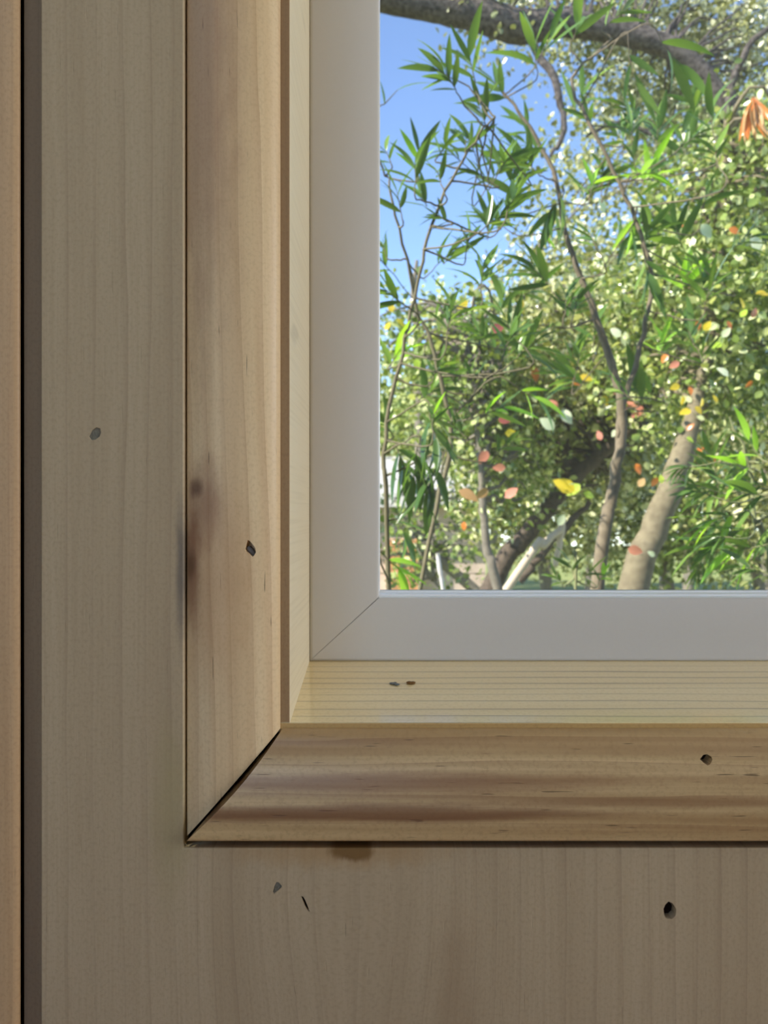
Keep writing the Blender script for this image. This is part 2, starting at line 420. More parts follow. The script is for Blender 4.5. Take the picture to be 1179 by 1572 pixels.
def wall_with_hole(name, axis, pos, thick, a0, a1, h0, h1, z0, z1, label):
    bm = bmesh.new(); s = sorted((pos, pos + thick))
    for (u0, u1, w0, w1) in ((a0, h0, floor_z, ceil_z), (h1, a1, floor_z, ceil_z), (h0, h1, floor_z, z0), (h0, h1, z1, ceil_z)):
        if axis == 'x': bm_box(bm, s[0], s[1], u0, u1, w0, w1)
        else: bm_box(bm, u0, u1, s[0], s[1], w0, w1)
    return tag(bm_obj(name, bm, PLASTER), label, 'wall', kind='structure')
wall_with_hole('wall_right', 'x', room_x1, .15, room_y0 - .15, .03, -1.05, -.08, .15, .93, 'plain beige side wall with an opening added for light beyond the right jamb')
wall_with_hole('wall_back', 'y', room_y0, -.15, room_x0, room_x1, -1.4, -.1, -.25, .82, 'plain beige wall behind the viewer with an opening added for light')
tag(box_obj('wall_left', (room_x0 - .15, room_x0, room_y0 - .15, .03, floor_z, ceil_z), PLASTER), 'plain beige side wall left of the panelling', 'wall', kind='structure')
tag(box_obj('floor', (room_x0 - .15, room_x1 + .15, room_y0 - .15, .03, floor_z - .12, floor_z), FLOORM), 'brown wooden floor of the room', 'floor', kind='structure')
tag(box_obj('ceiling', (room_x0 - .15, room_x1 + .15, room_y0 - .15, .03, ceil_z, ceil_z + .12), PLASTER), 'plain pale ceiling of the room', 'ceiling', kind='structure')

# added, unseen lamp panel on the ceiling, lights the wall from above
t = NT('added_cool_glow'); em = t.node('ShaderNodeEmission'); em.inputs[0].default_value = (.50, .68, 1.0, 1); em.inputs[1].default_value = 2.6
t.l.new(em.outputs[0], t.out.inputs[0])
glow = tag(empty('added_ceiling_glow', (-.50, -.72, ceil_z)), 'unseen added lamp panel on the ceiling', 'glow')
bm = bmesh.new()
for b in ((-.90, -.10, -.97, -.95), (-.90, -.10, -.49, -.47), (-.90, -.88, -.95, -.49), (-.12, -.10, -.95, -.49)):
    bm_box(bm, b[0], b[1], b[2], b[3], ceil_z - .03, ceil_z)
bm_obj('glow_frame', bm, VINYL, glow)
box_obj('glow_sheet', (-.88, -.12, -.95, -.49, ceil_z - .022, ceil_z - .006), t.mat, glow)

# ------------------------------------------------------------------ casing (trim), real profile, mitred
prof_key = [(0., .0045), (.012, .0036), (.04, .0030), (.15, .0012), (.30, .0000), (.45, .0001), (.58, .0006), (.70, .0018), (.78, .0031), (.85, .0046), (.91, .0064), (.96, .0087), (.985, .0106), (1., .0132)]
def prof(u):
    for (a, b), (c, d) in zip(prof_key, prof_key[1:]):
        if u <= c:
            return b + (d - b) * (u - a) / (c - a)
    return prof_key[-1][1]
us = sorted(set([0, .006, .012, .025, .04] + [.04 + .96 * i / 26 for i in range(27)] + [.965, .985]))
def gap(u): return .0008 + .0040 * math.sin(math.pi * min(1, max(0, (1 - u) * .85 + .08))) ** 1.2
def casing(name, horizontal, mat, near, far, ins, outs, label, seg=46, proud=0., back_cut=0.):
    """near/far: functions u -> coordinate along the length where the mitre cuts the board"""
    rows = [(u, prof(u) - proud * (1 - u) ** .7) for u in us] + [(1., .0138), (0., .0138)]
    nr = len(rows); v = []; f = []
    for s in range(seg + 1):
        for u, y in rows:
            a, b = near(u) + (back_cut if y > .0137 else 0.), far(u)
            # denser sections near the corner that shows
            w = (s / seg) ** 1.6
            L = a + (b - a) * w
            c = outs + (ins - outs) * u
            v.append((L, y, c) if horizontal else (c, y, L))
    for s in range(seg):
        for i in range(nr):
            j = (i + 1) % nr
            f.append((s * nr + i, s * nr + j, (s + 1) * nr + j, (s + 1) * nr + i))
    f += [tuple(range(nr)), tuple(range((seg + 1) * nr - 1, seg * nr - 1, -1))]
    o = mesh_obj(name, v, f, mat, None, smooth=True, angle=38)
    return tag(o, label, 'window trim', kind='structure')
top_o, top_i = sz1 + (czi - czo) + .004, sz1 + .004
rt_o, rt_i = jx1 + (cxi - cxo) + .005, jx1 + .005
lerp = lambda a, b, u: a + (b - a) * u
trim1 = casing('trim_1', False, CASE_V, lambda u: lerp(czo, czi, u), lambda u: lerp(top_o, top_i, u), cxi, cxo, 'upright varnished pine casing left of the window with a dark knot stain')
trim2 = casing('trim_2', True, CASE_H, lambda u: lerp(cxo, cxi, u) + gap(u), lambda u: lerp(rt_o, rt_i, u), czi, czo, 'level varnished pine casing under the window sill with brown streaks', proud=.0075, back_cut=.02)
casing('trim_3', False, CASE_V, lambda u: lerp(czo, czi, u), lambda u: lerp(top_o, top_i, u), rt_i, rt_o, 'upright varnished pine casing right of the window')
casing('trim_4', True, CASE_H, lambda u: lerp(cxo, cxi, u), lambda u: lerp(rt_o, rt_i, u), top_i, top_o, 'level varnished pine casing over the window')
hole1 = dia(384.5, 842, [(-5, -15), (-1, -13), (4, -7), (8, -1), (9, 7), (5, 14), (2, 14), (-3, 9), (-8, 6), (-10, 1), (-8, -6)])
hole2 = dia(1087, 1168, [(-12, -1), (-5, -8), (2, -9), (9, -5), (10, 0), (5, 7), (0, 9), (-6, 5)])
cut(trim1, [px_cutter(hole1, .001, -.006, .009)])
cut(trim2, [px_cutter(hole2, -.002, -.012, .011)])
plug('nail_or_shade_plug', dia(384.5, 843, [(-8, -4), (-3, -5), (3, 1), (7, 8), (4, 12), (-2, 8), (-7, 4)]), .001, .0042, .0095, STEEL, trim1, .9, 'tarnished sunk nail head')
plug('nail_or_shade_plug', hole2, .001, .0085, .0112, PIT_DARK, trim2, .55, 'dark plug standing for the shade in the nail hole')

# torn fibres where the two saw cuts meet
bm = bmesh.new()
for (a, b, c, d, w) in ((281, 1301, 297, 1294, 4), (286, 1296, 292, 1303, 3), (293, 1300, 303, 1296, 3), (283, 1290, 287, 1299, 2)):
    p0, p1 = P(a, b, .002), P(c, d, .0035)
    t_ = (p1 - p0).normalized(); nrm = Vector((-t_.z, 0, t_.x)) * w * .0002
    vs_ = [bm.verts.new(q) for q in (p0 - nrm * .4, p0 + nrm * .4, (p0 + p1) / 2 + nrm + Vector((0, -.0012, 0)), p1, (p0 + p1) / 2 - nrm + Vector((0, -.0006, 0)))]
    bk = bm.verts.new((p0 + p1) / 2 + Vector((0, .002, 0)))
    bm.faces.new(vs_)
    for i in range(5): bm.faces.new((vs_[i], vs_[(i + 1) % 5], bk))
tag(bm_obj('torn_fibre', bm, CHIPM, panel), 'torn pale wood fibres at the corner of the saw cut')

# ------------------------------------------------------------------ the window
win = tag(empty('window_1', (jx0, yF, sz0)), 'white vinyl window set deep in a pine lined opening', 'window', kind='structure')
# jamb boards and sill board
def lining(name, b, mat, edge_mat, label):
    """a board whose front edge has a darker pine"""
    bm = bmesh.new(); bm_box(bm, *b)
    for v_ in bm.verts:
        if v_.co.z < sz0 + .001: v_.co.z += tilt * (v_.co.y - yJ)
        if name == 'jamb' and v_.co.x < jx0 + .001 and v_.co.z < sz1 + .1: v_.co.x += splay * (v_.co.y - yJ)
        if name == 'jamb' and v_.co.x > jx1 - .001: v_.co.x -= splay * (v_.co.y - yJ)
    es = [e for e in bm.edges if all(abs(v.co.y - b[2]) < 1e-6 for v in e.verts)]
    bmesh.ops.bevel(bm, geom=es, offset=.0006, segments=2, affect='EDGES', profile=.5)
    o = bm_obj(name, bm, mat, win)
    o.data.materials.append(edge_mat)
    for p in o.data.polygons:
        if p.normal.y < -.9: p.material_index = 1
    return tag(o, label)
lining('jamb', (jx0 - .0185, jx0, yJ, yF + .02, sz0, sz1 + .0185), JAMB, JAMB_EDGE, 'pale pine jamb board lining the left of the opening')
lining('jamb', (jx1, jx1 + .0185, yJ, yF + .02, sz0, sz1 + .0185), JAMB, JAMB_EDGE, 'pale pine jamb board lining the right of the opening')
lining('jamb', (jx0, jx1, yJ, yF + .02, sz1, sz1 + .0185), JAMB, JAMB_EDGE, 'pale pine head board lining the top of the opening')
lining('sill', (cxi - .001, jx1 + .0055, yJ, yF + .02, sz0 - .0185, sz0), SILL, SILL_EDGE, 'glossy pine sill board with fine dark grain lines')

# vinyl frame, mitred members with a hairline joint
fx0, fz0 = X_(581.5, yF), Z_(917.5, yF)
fx1, fz1 = jx1 - (fx0 - jx0) + .0, sz1 - (fz0 - szb)
fprof = [(0, .0012), (.0004, .0004), (.0014, 0), (.05, 0), (.5, -.0002), (.95, .0002), (.985, .0010), (1., .0026), (1., .056), (0., .056)]
def frame_member(name, horizontal, o_, i_, n0, n1, f0, f1, jog):
    v = []; f = []; nr = len(fprof); seg = 8
    for s in range(seg + 1):
        for u, dy in fprof:
            uu = u if u <= 1 and u not in (.0004, .0014) else u
            w = u if u > .01 or u == 0 else u * 10
            c = o_ + (i_ - o_) * w
            a = n0 + (n1 - n0) * w + jog; b = f0 + (f1 - f0) * w - jog
            L = a + (b - a) * s / seg
            v.append((L, yF + dy, c) if horizontal else (c, yF + dy, L))
    for s in range(seg):
        for i in range(nr):
            j = (i + 1) % nr
            f.append((s * nr + i, s * nr + j, (s + 1) * nr + j, (s + 1) * nr + i))
    f += [tuple(range(nr)), tuple(range((seg + 1) * nr - 1, seg * nr - 1, -1))]
    return mesh_obj(name, v, f, VINYL, win, smooth=True, angle=40)
frame_member('frame_stile', False, jxb + .0002, fx0, szb, fz0, sz1, fz1, .00035)
frame_member('frame_stile', False, jx1 - (jxb - jx0) - .0002, fx1, szb, fz0, sz1, fz1, .00035)
frame_member('frame_rail', True, szb + .0002, fz0, jxb, fx0, jx1 - (jxb - jx0), fx1, .00035)
frame_member('frame_rail', True, sz1 - .0002, fz1, jxb, fx0, jx1 - (jxb - jx0), fx1, .00035)
# glazing beads: two small steps down to the glass
gy = yF + .033
bp = [(.1805, -.0020), (.1805, .0000), (.1812, .0006), (.1895, .0010), (.1900, .0016), (.1905, .0018), (.2045, .0018), (.2052, .0026), (.2060, .0028), (.2105, .0028), (.2105, -.0020)]
bp = [(y_ - .179 + yF, h_ * 1.35) for y_, h_ in bp]
n = len(bp)
def bead(horizontal, base, sgn, a, b):
    v = [((L, y, base + sgn * h) if horizontal else (base + sgn * h, y, L)) for L in (a, b) for y, h in bp]
    f = [(i, (i + 1) % n, n + (i + 1) % n, n + i) for i in range(n)] + [tuple(range(n)), tuple(range(2 * n - 1, n - 1, -1))]
    mesh_obj('glazing_bead', v, f, BEAD, win, smooth=True, angle=35)
bead(True, fz0 - .0009, 1, fx0, fx1); bead(True, fz1, -1, fx0, fx1)
bead(False, fx0 - .003, 1, fz0, fz1); bead(False, fx1, -1, fz0, fz1)
gs = box_obj('gasket', (fx0, fx1, gy - .0014, gy - .0002, fz0 + .0018, fz0 + .0030), GASKET, win)
box_obj('pane', (fx0 - .004, fx1 + .004, gy, gy + .004, fz0 - .004, fz1 + .004), GLASS, win)

# crumbs lying on the sill
def crumb(name, px, py, w, d, h, mat, label, bits):
    k_ = (py - CY) / F      # where the line of sight meets the sloping sill
    y0 = (-k_ * D - sz0 + tilt * yJ) / (tilt + k_)
    zs = sz0 + tilt * (y0 - yJ)
    c = Vector((X_(px, y0), y0, zs))
    bm = bmesh.new()
    for (dx, dy, r, ry, rz, a) in bits:
        m4 = Matrix.Translation(c + Vector((dx, dy, rz * .8))) @ Matrix.Rotation(a, 4, 'Z') @ Matrix.Diagonal((r, ry, rz, 1))
        res = bmesh.ops.create_icosphere(bm, subdivisions=2, radius=1, matrix=m4)
        for v_ in res['verts']:
            v_.co += Vector((random.uniform(-1, 1), random.uniform(-1, 1), random.uniform(-.3, .3))) * r * .14
            v_.co.z = max(v_.co.z, zs + tilt * (v_.co.y - y0) + .00005)
    o = bm_obj(name, bm, mat, None, smooth=True, angle=30)
    return tag(o, label, 'debris')
crumb('paint_flake', 606, 1050.5, .006, .004, .001, CRUMB1, 'small grey flake lying on the pine sill', [(-.0016, .001, .0022, .0030, .0006, .4), (.0016, -.002, .0018, .0022, .0005, -.5), (.0004, .003, .0012, .0016, .0004, 0)])
crumb('wood_crumb', 631, 1049, .006, .004, .001, CRUMB2, 'small brown oblong crumb lying on the pine sill', [(-.0012, 0, .0020, .0040, .0007, .1), (.0012, .0004, .0019, .0036, .0006, -.1)])

# ================================================================== outdoors
GROUND_Z = -1.75
NEARLEAF = leaf_mat('lance_leaf_green', [srgb(70, 102, 50), srgb(90, 122, 56), srgb(104, 136, 66), srgb(82, 110, 60), srgb(134, 164, 72)], .42)
SUNTINT_LEAF = leaf_mat('lance_leaf_suntint', [srgb(140, 190, 60), srgb(166, 208, 72)], .55)  # lighter copy, sun through the blades put into the colour
SMALL = [leaf_mat('small_leaf_olive', [srgb(90, 98, 54), srgb(128, 134, 72), srgb(158, 160, 96), srgb(108, 118, 64), srgb(214, 212, 160), srgb(228, 226, 190)], .25),  # palest tints stand for sun glints, here and in the next two
         leaf_mat('small_leaf_green', [srgb(84, 104, 48), srgb(118, 138, 62), srgb(148, 162, 82), srgb(100, 120, 58), srgb(202, 208, 140), srgb(222, 226, 176)], .28),
         leaf_mat('small_leaf_grey', [srgb(98, 104, 76), srgb(132, 136, 96), srgb(162, 164, 122), srgb(112, 120, 82), srgb(214, 214, 180), srgb(230, 230, 204)], .25)]
TINT = {'yellow': leaf_mat('leaf_yellow', [srgb(236, 208, 60), srgb(220, 190, 66)], .5), 'orange': leaf_mat('leaf_orange', [srgb(236, 140, 66), srgb(216, 128, 70)], .45),
        'pink': leaf_mat('leaf_salmon', [srgb(226, 150, 128), srgb(204, 132, 112)], .4), 'red': leaf_mat('leaf_dull_red', [srgb(150, 78, 74), srgb(166, 92, 76)], .35),
        'brown': leaf_mat('leaf_tan', [srgb(206, 172, 122), srgb(176, 136, 92)], .3), 'lime': leaf_mat('leaf_lime', [srgb(190, 220, 80), srgb(206, 224, 100)], .5),
        'pale': leaf_mat('leaf_glint_pale', [srgb(222, 228, 196), srgb(206, 216, 176)], .3, .3)}  # near-white leaf colour stands for sun glints
BARK_TAN = simple('tan_bark', srgb(126, 116, 92), .85, .2, (40, .7, srgb(92, 82, 64)), .5)
BARK_GREY = simple('grey_bark', srgb(128, 120, 106), .85, .2, (50, .6, srgb(84, 78, 70)), .5)
BARK_OAK = simple('lichened_bark', srgb(104, 96, 90), .9, .15, (45, .95, srgb(40, 36, 36)), 1.0)
BARK_DARK = simple('dark_bark', srgb(98, 86, 74), .9, .15, (60, .7, srgb(46, 40, 36)), .6)
STEM_GREEN = simple('green_stem', srgb(120, 130, 86), .6, .3, (60, .5, srgb(146, 130, 100)))
WHITEWOOD = simple('pale_wood', srgb(186, 172, 152), .7, .3, (40, .3, srgb(188, 168, 144)))
GRASS = simple('dry_lawn', srgb(142, 146, 88), .9, .1, (6, .7, srgb(92, 112, 58)), .3)
H_WALL = simple('cream_siding', srgb(200, 180, 164), .7, .2, (9, .5, srgb(172, 150, 136)))
H_ROOF = simple('pale_roof', srgb(172, 170, 168), .8, .2, (9, .5, srgb(168, 164, 160)))
H_BRICK = simple('terracotta_brick', srgb(204, 146, 102), .8, .2, (30, .4, srgb(196, 130, 90)))
H_MORTAR = simple('brick_mortar', srgb(206, 180, 150), .9, .1)
H_TRIM = simple('white_house_trim', srgb(206, 200, 194), .6, .3)

tag(box_obj('ground', (-14, 22, .2, 40, GROUND_Z - .2, GROUND_Z), GRASS), 'dry sunlit lawn behind the shrubs', 'ground', kind='structure')

def tube(bm, pts, radii, sides=8):
    pts = [Vector(p) for p in pts]; rings = []
    ref = Vector((.31, .83, .46)).normalized()
    for i, p in enumerate(pts):
        t_ = (pts[min(i + 1, len(pts) - 1)] - pts[max(i - 1, 0)]).normalized()
        a = t_.cross(ref)
        if a.length < .1: a = t_.cross(Vector((1, 0, 0)))
        a.normalize(); b = t_.cross(a)
        rings.append([bm.verts.new(p + (a * math.cos(2 * math.pi * k / sides) + b * math.sin(2 * math.pi * k / sides)) * radii[i]) for k in range(sides)])
    for r0, r1 in zip(rings, rings[1:]):
        for k in range(sides): bm.faces.new((r0[k], r0[(k + 1) % sides], r1[(k + 1) % sides], r1[k]))
    if sides > 2:
        bm.faces.new(rings[0][::-1]); bm.faces.new(rings[-1])
def smooth_path(pts, n=6, wob=0.):
    pts = [Vector(p) for p in pts]
    if len(pts) < 3: return pts
    out = []
    for i in range(len(pts) - 1):
        p0, p1, p2, p3 = pts[max(i - 1, 0)], pts[i], pts[i + 1], pts[min(i + 2, len(pts) - 1)]
        for k in range(n):
            s = k / n
            q = .5 * ((2 * p1) + (p2 - p0) * s + (2 * p0 - 5 * p1 + 4 * p2 - p3) * s * s + (3 * p1 - p0 - 3 * p2 + p3) * s ** 3)
            out.append(q + Vector((random.gauss(0, wob), random.gauss(0, wob), random.gauss(0, wob))))
    out.append(pts[-1]); return out
def limb(name, px_pts, widths_px, mat, parent, to_ground=None, wob=.004, sides=9):
    """px_pts: (px, py, depth); widths in pixels at that depth"""
    pts = [P(*p) for p in px_pts]; rad = [w * .5 * (D + p[2]) / F for w, p in zip(widths_px, px_pts)]
    if to_ground:
        d = (pts[0] - pts[1]).normalized(); k = (pts[0].z - GROUND_Z + .05) / max(.2, -d.z)
        pts.insert(0, pts[0] + Vector((d.x * k * .7, d.y * k * .5, GROUND_Z - .05 - pts[0].z))); rad.insert(0, rad[0] * 1.25)
    sp = smooth_path(pts, 6, wob)
    rr = []
    for i in range(len(sp)):
        s = i / (len(sp) - 1) * (len(rad) - 1); a = int(min(s, len(rad) - 2)); rr.append(rad[a] + (rad[a + 1] - rad[a]) * (s - a))
    bm = bmesh.new(); tube(bm, sp, rr, sides)
    return bm_obj(name, bm, mat, parent, smooth=True, angle=60), sp

# ---- leaf meshes
def lance_mesh(name, width, curl, mat, fold=.25, seg=7):
    """lance-shaped blade, unit length along +Y, folded on the midrib and arched"""
    v = []; f = []
    for i in range(seg + 1):
        s = i / seg; w = width * math.sin(math.pi * min(1, s ** .8 * .97 + .03)) ** .8 * (1 if i < seg else .02)
        z = -curl * s * s
        v += [(-w, s, z + fold * w), (0, s, z), (w, s, z + fold * w)]
    for i in range(seg):
        a = i * 3
        f += [(a, a + 1, a + 4, a + 3), (a + 1, a + 2, a + 5, a + 4)]
    me = bpy.data.meshes.new(name); me.from_pydata(v, [], f); me.materials.append(mat)
    me.polygons.foreach_set('use_smooth', [True] * len(f))
    return me
LANCE = [lance_mesh('lance_leaf', w, c, NEARLEAF) for w, c in ((.092, .12), (.105, .28), (.08, .02), (.10, .45))]
LANCE_B = [lance_mesh('lance_leaf_suntint', w, c, SUNTINT_LEAF) for w, c in ((.09, .15), (.11, .3))]
ROUND = {k: lance_mesh('round_leaf_' + k, .32, .15, m, .2, 5) for k, m in TINT.items()}

def frame_for(d, up_hint, roll=0.):
    y = d.normalized(); x = y.cross(up_hint)
    if x.length < .05: x = y.cross(Vector((1, .2, 0)))
    x.normalize(); z = x.cross(y)
    m = Matrix((x, y, z)).transposed()
    return m @ Matrix.Rotation(roll, 3, 'Y')
def leaf_matrix(base, d, length, roll):
    m = frame_for(d, Vector((0, 0, 1)), roll) * length
    M4 = m.to_4x4(); M4.translation = base
    return M4
def add_leaf(me, M4, parent, label=None):
    o = bpy.data.objects.new('leaf', me); COL.objects.link(o); o.parent = parent
    o.matrix_local = Matrix.Translation(-Vector(parent.location)) @ M4
    if label: o['label'] = label
    return o
def joined_leaves(name, items, parent, mat_mesh_list):
    """the leaves beyond the limit, joined as one part"""
    V = []; Fq = []; base = 0
    cache = {}
    for me, M4 in items:
        if me.name not in cache:
            c = np.array([v.co[:] for v in me.vertices]); q = np.array([p.vertices[:] for p in me.polygons]); cache[me.name] = (c, q)
        c, q = cache[me.name]; A = np.array(M4)
        V.append(c @ A[:3, :3].T + A[:3, 3]); Fq.append(q + base); base += len(c)
    V = np.concatenate(V); Fq = np.concatenate(Fq)
    return np_mesh(name, V, Fq, mat_mesh_list, parent)
def np_mesh(name, V, Fq, mat, parent, smooth=True):
    me = bpy.data.meshes.new(name)
    me.vertices.add(len(V)); me.vertices.foreach_set('co', V.astype(np.float32).ravel())
    k = Fq.shape[1]
    me.loops.add(Fq.size); me.loops.foreach_set('vertex_index', Fq.astype(np.int32).ravel())
    me.polygons.add(len(Fq)); me.polygons.foreach_set('loop_start', np.arange(0, Fq.size, k, dtype=np.int32))
    me.polygons.foreach_set('use_smooth', np.ones(len(Fq), dtype=bool))
    me.materials.append(mat); me.update(calc_edges=True)
    o = link(bpy.data.objects.new(name, me), parent); o['kind'] = 'stuff'
    return o

# ---- clouds of small leaves around clump centres inside an ellipsoid crown
def small_leaves(name, centres, per, spread, size, mat, parent, width=.36):
    n = len(centres) * per
    c = np.repeat(centres, per, axis=0) + rng.normal(0, 1, (n, 3)) * spread
    d = rng.normal(0, 1, (n, 3)); d[:, 2] -= .35; d /= np.linalg.norm(d, axis=1)[:, None]
    u = rng.normal(0, 1, (n, 3)); u[:, 2] += .9
    x = np.cross(d, u); x /= np.linalg.norm(x, axis=1)[:, None] + 1e-9
    z = np.cross(x, d)
    L = size * rng.uniform(.6, 1.35, n)[:, None]; W = L * width
    b = c - d * L * .5
    V = np.stack([b, b + d * L * .32 - x * W * .9 + z * W * .3, b + d * L * .68 - x * W * .8 + z * W * .2, b + d * L,
                  b + d * L * .68 + x * W * .8 + z * W * .2, b + d * L * .32 + x * W * .9 + z * W * .3], axis=1).reshape(-1, 3)
    i = np.arange(n)[:, None] * 6
    Fq = np.concatenate([i + np.array([0, 1, 2, 3]), i + np.array([0, 3, 4, 5])], axis=1).reshape(-1, 4)
    return np_mesh(name, V, Fq, mat, parent)
def crown_points(n, cpx, cpy, rx, ry, y0, ry_depth, shell=.45):
    s = (D + y0) / F; c = np.array(P(cpx, cpy, y0))
    d = rng.normal(0, 1, (n, 3)); d /= np.linalg.norm(d, axis=1)[:, None]
    r = rng.uniform(shell ** 3, 1, n) ** (1 / 3)
    return c + d * r[:, None] * np.array([rx * s, ry_depth, ry * s])

def tree(name, label, cat, base_px, trunk, widths, bark, crown, leafspec, group=None, extra=(), ground=True):
    """trunk: list of (px,py,depth); crown: list of ellipsoids; leafspec: (clumps, per, spread, size, material)"""
    p0 = P(*trunk[0])
    root = tag(empty(name, (p0.x, p0.y, GROUND_Z)), label, cat, group)
    _, sp = limb('trunk', trunk, widths, bark, root, to_ground=ground, wob=.003, sides=12)
    for pts, ws in extra: limb('branch', pts, ws, bark, root, wob=.006)
    twigs = bmesh.new(); allc = []
    for (cpx, cpy, rx, ry, y0, rd, cl) in crown:
        pts = crown_points(cl, cpx, cpy, rx, ry, y0, rd); allc.append(pts)
        up = sp[len(sp) // 2:]
        for p in pts[:: max(1, cl // 36)]:
            p = Vector(p); a = min(up, key=lambda q: (q - p).length + .3 * abs(q.z - p.z))
            mid = a.lerp(p, .5) + Vector((random.gauss(0, .06), random.gauss(0, .06), random.gauss(.05, .06)))
            tube(twigs, smooth_path([a, mid, p], 4, .008), np.linspace(.012, .003, 9), 5)
    tw = bm_obj('twigs', twigs, bark, root, smooth=True, angle=80); tw['kind'] = 'stuff'
    per, spread, size, mat = leafspec
    small_leaves('foliage', np.concatenate(allc), per, spread, size, mat, root)
    return root

def shrub(name, label, loc_px, stems, fans, fill, limit=300, mat_stem=STEM_GREEN, fan_len=(45, 75)):
    """stems: list of ((px,py,depth)...), widths; fans: (px,py,depth,angle,n,len_px,bright); fill: callable giving more fans"""
    p0 = P(*stems[0][0][0])
    root = tag(empty(name, (p0.x, p0.y, GROUND_Z)), label, 'shrub')
    paths = []
    for pts, ws in stems:
        _, sp = limb('stem', pts, ws, mat_stem, root, to_ground=pts[0][1] > 800, wob=.002, sides=7); paths += sp[6:]
    twigs = bmesh.new(); items = []
    for (px, py, y, ang, n, L, bright) in list(fans) + list(fill):
        s = (D + y) / F; c = P(px, py, y)
        a = min(paths, key=lambda q: (q - c).length + .8 * max(0, q.z - c.z))
        ax = Vector((math.cos(ang), random.uniform(-.35, .35), math.sin(ang))).normalized()
        mid = c - ax * (c - a).length * .35
        if (a - c).length < .28:
            tube(twigs, smooth_path([a, mid, c], 5, .001), np.linspace(.0022, .0011, 11), 5)
        tip = c + ax * L * s * .5
        tube(twigs, [c, tip], [.0013, .0007], 5)
        for k in range(n):
            f_ = k / max(1, n - 1)
            base = c.lerp(tip, f_ * .95)
            az = k * 2.4 + random.uniform(-.4, .4)
            side = ax.cross(Vector((.2, 1, .1))).normalized(); oth = ax.cross(side)
            spread = .95 - .6 * f_
            d = ax + (side * math.cos(az) + oth * math.sin(az) * .6) * spread * 1.1
            d.z -= random.uniform(0, .25)
            ll = L * s * random.uniform(.65, 1.1)
            me = random.choice(LANCE_B) if bright and random.random() < .75 else random.choice(LANCE)
            items.append((me, leaf_matrix(base, d, ll, random.uniform(-.9, .9))))
    tw = bm_obj('twigs', twigs, mat_stem, root, smooth=True, angle=80); tw['kind'] = 'stuff'
    items.sort(key=lambda it: -(it[1].to_scale().y / (it[1].translation.y + D)))
    for me, M4 in items[:limit]: add_leaf(me, M4, root)
    rest = items[limit:]
    if rest:
        joined_leaves('foliage', rest, root, NEARLEAF)
    return root
R = math.radians
def fill_fans(n, region, y, ang=(30, 150), nl=(5, 9), L=(38, 66), bright=.12):
    out = []
    while len(out) < n:
        px = random.uniform(region[0], region[2]); py = random.uniform(region[1], region[3])
        # the young growth thins out towards the open sky at upper left
        if py < 260 - (px - 580) * 1.05 + 40 or (px < 700 and py < 235): continue
        out.append((px, py, random.uniform(*y), R(random.uniform(*ang)), random.randint(*nl), random.uniform(*L), random.random() < bright))
    return out

# ---- near shrubs with lance-shaped leaves
BROWNSTEM = simple('grey_brown_stem', srgb(112, 106, 82), .8, .2, (60, .5, srgb(92, 84, 66)), .3)  # the stem's own dull grey-brown
shrub('willow_leaf_shrub', 'lance-leaved shrub at the left edge of the glass, its fans standing against blue sky', None,
      [([(598, 900, 1.05), (590, 700, 1.05), (612, 560, 1.08), (640, 440, 1.1), (668, 330, 1.1), (720, 230, 1.1), (760, 180, 1.1)], [8, 7, 6, 5, 5, 4, 3]),
       ([(640, 930, 1.15), (690, 700, 1.2), (672, 560, 1.2), (640, 470, 1.2), (608, 330, 1.15), (592, 270, 1.15)], [7, 8, 7, 5, 4, 3])],
      [(700, 138, 1.1, R(125), 7, 62, False), (728, 120, 1.12, R(105), 5, 66, False), (690, 118, 1.1, R(160), 4, 60, False), (640, 262, 1.12, R(85), 6, 58, True), (590, 160, 1.1, R(48), 2, 62, False),
       (676, 236, 1.1, R(60), 5, 40, False), (600, 250, 1.15, R(110), 5, 46, False), (745, 190, 1.14, R(110), 7, 60, False), (660, 640, 1.0, R(-75), 8, 86, False), (640, 690, 1.0, R(-95), 8, 92, False),
       (610, 690, 1.05, R(-70), 7, 80, False), (668, 720, 1.02, R(-110), 6, 78, False), (745, 635, 1.1, R(20), 5, 66, True), (800, 600, 1.1, R(-25), 5, 56, True), (600, 560, 1.1, R(60), 6, 60, True),
       (596, 860, 1.0, R(-40), 6, 60, True), (610, 800, 1.05, R(-60), 6, 60, False)],
      fill_fans(40, (585, 230, 800, 700), (.95, 1.5)), mat_stem=BROWNSTEM)
BENT = simple('grey_tan_stem', srgb(124, 112, 92), .8, .2, (60, .6, srgb(88, 78, 64)), .3)
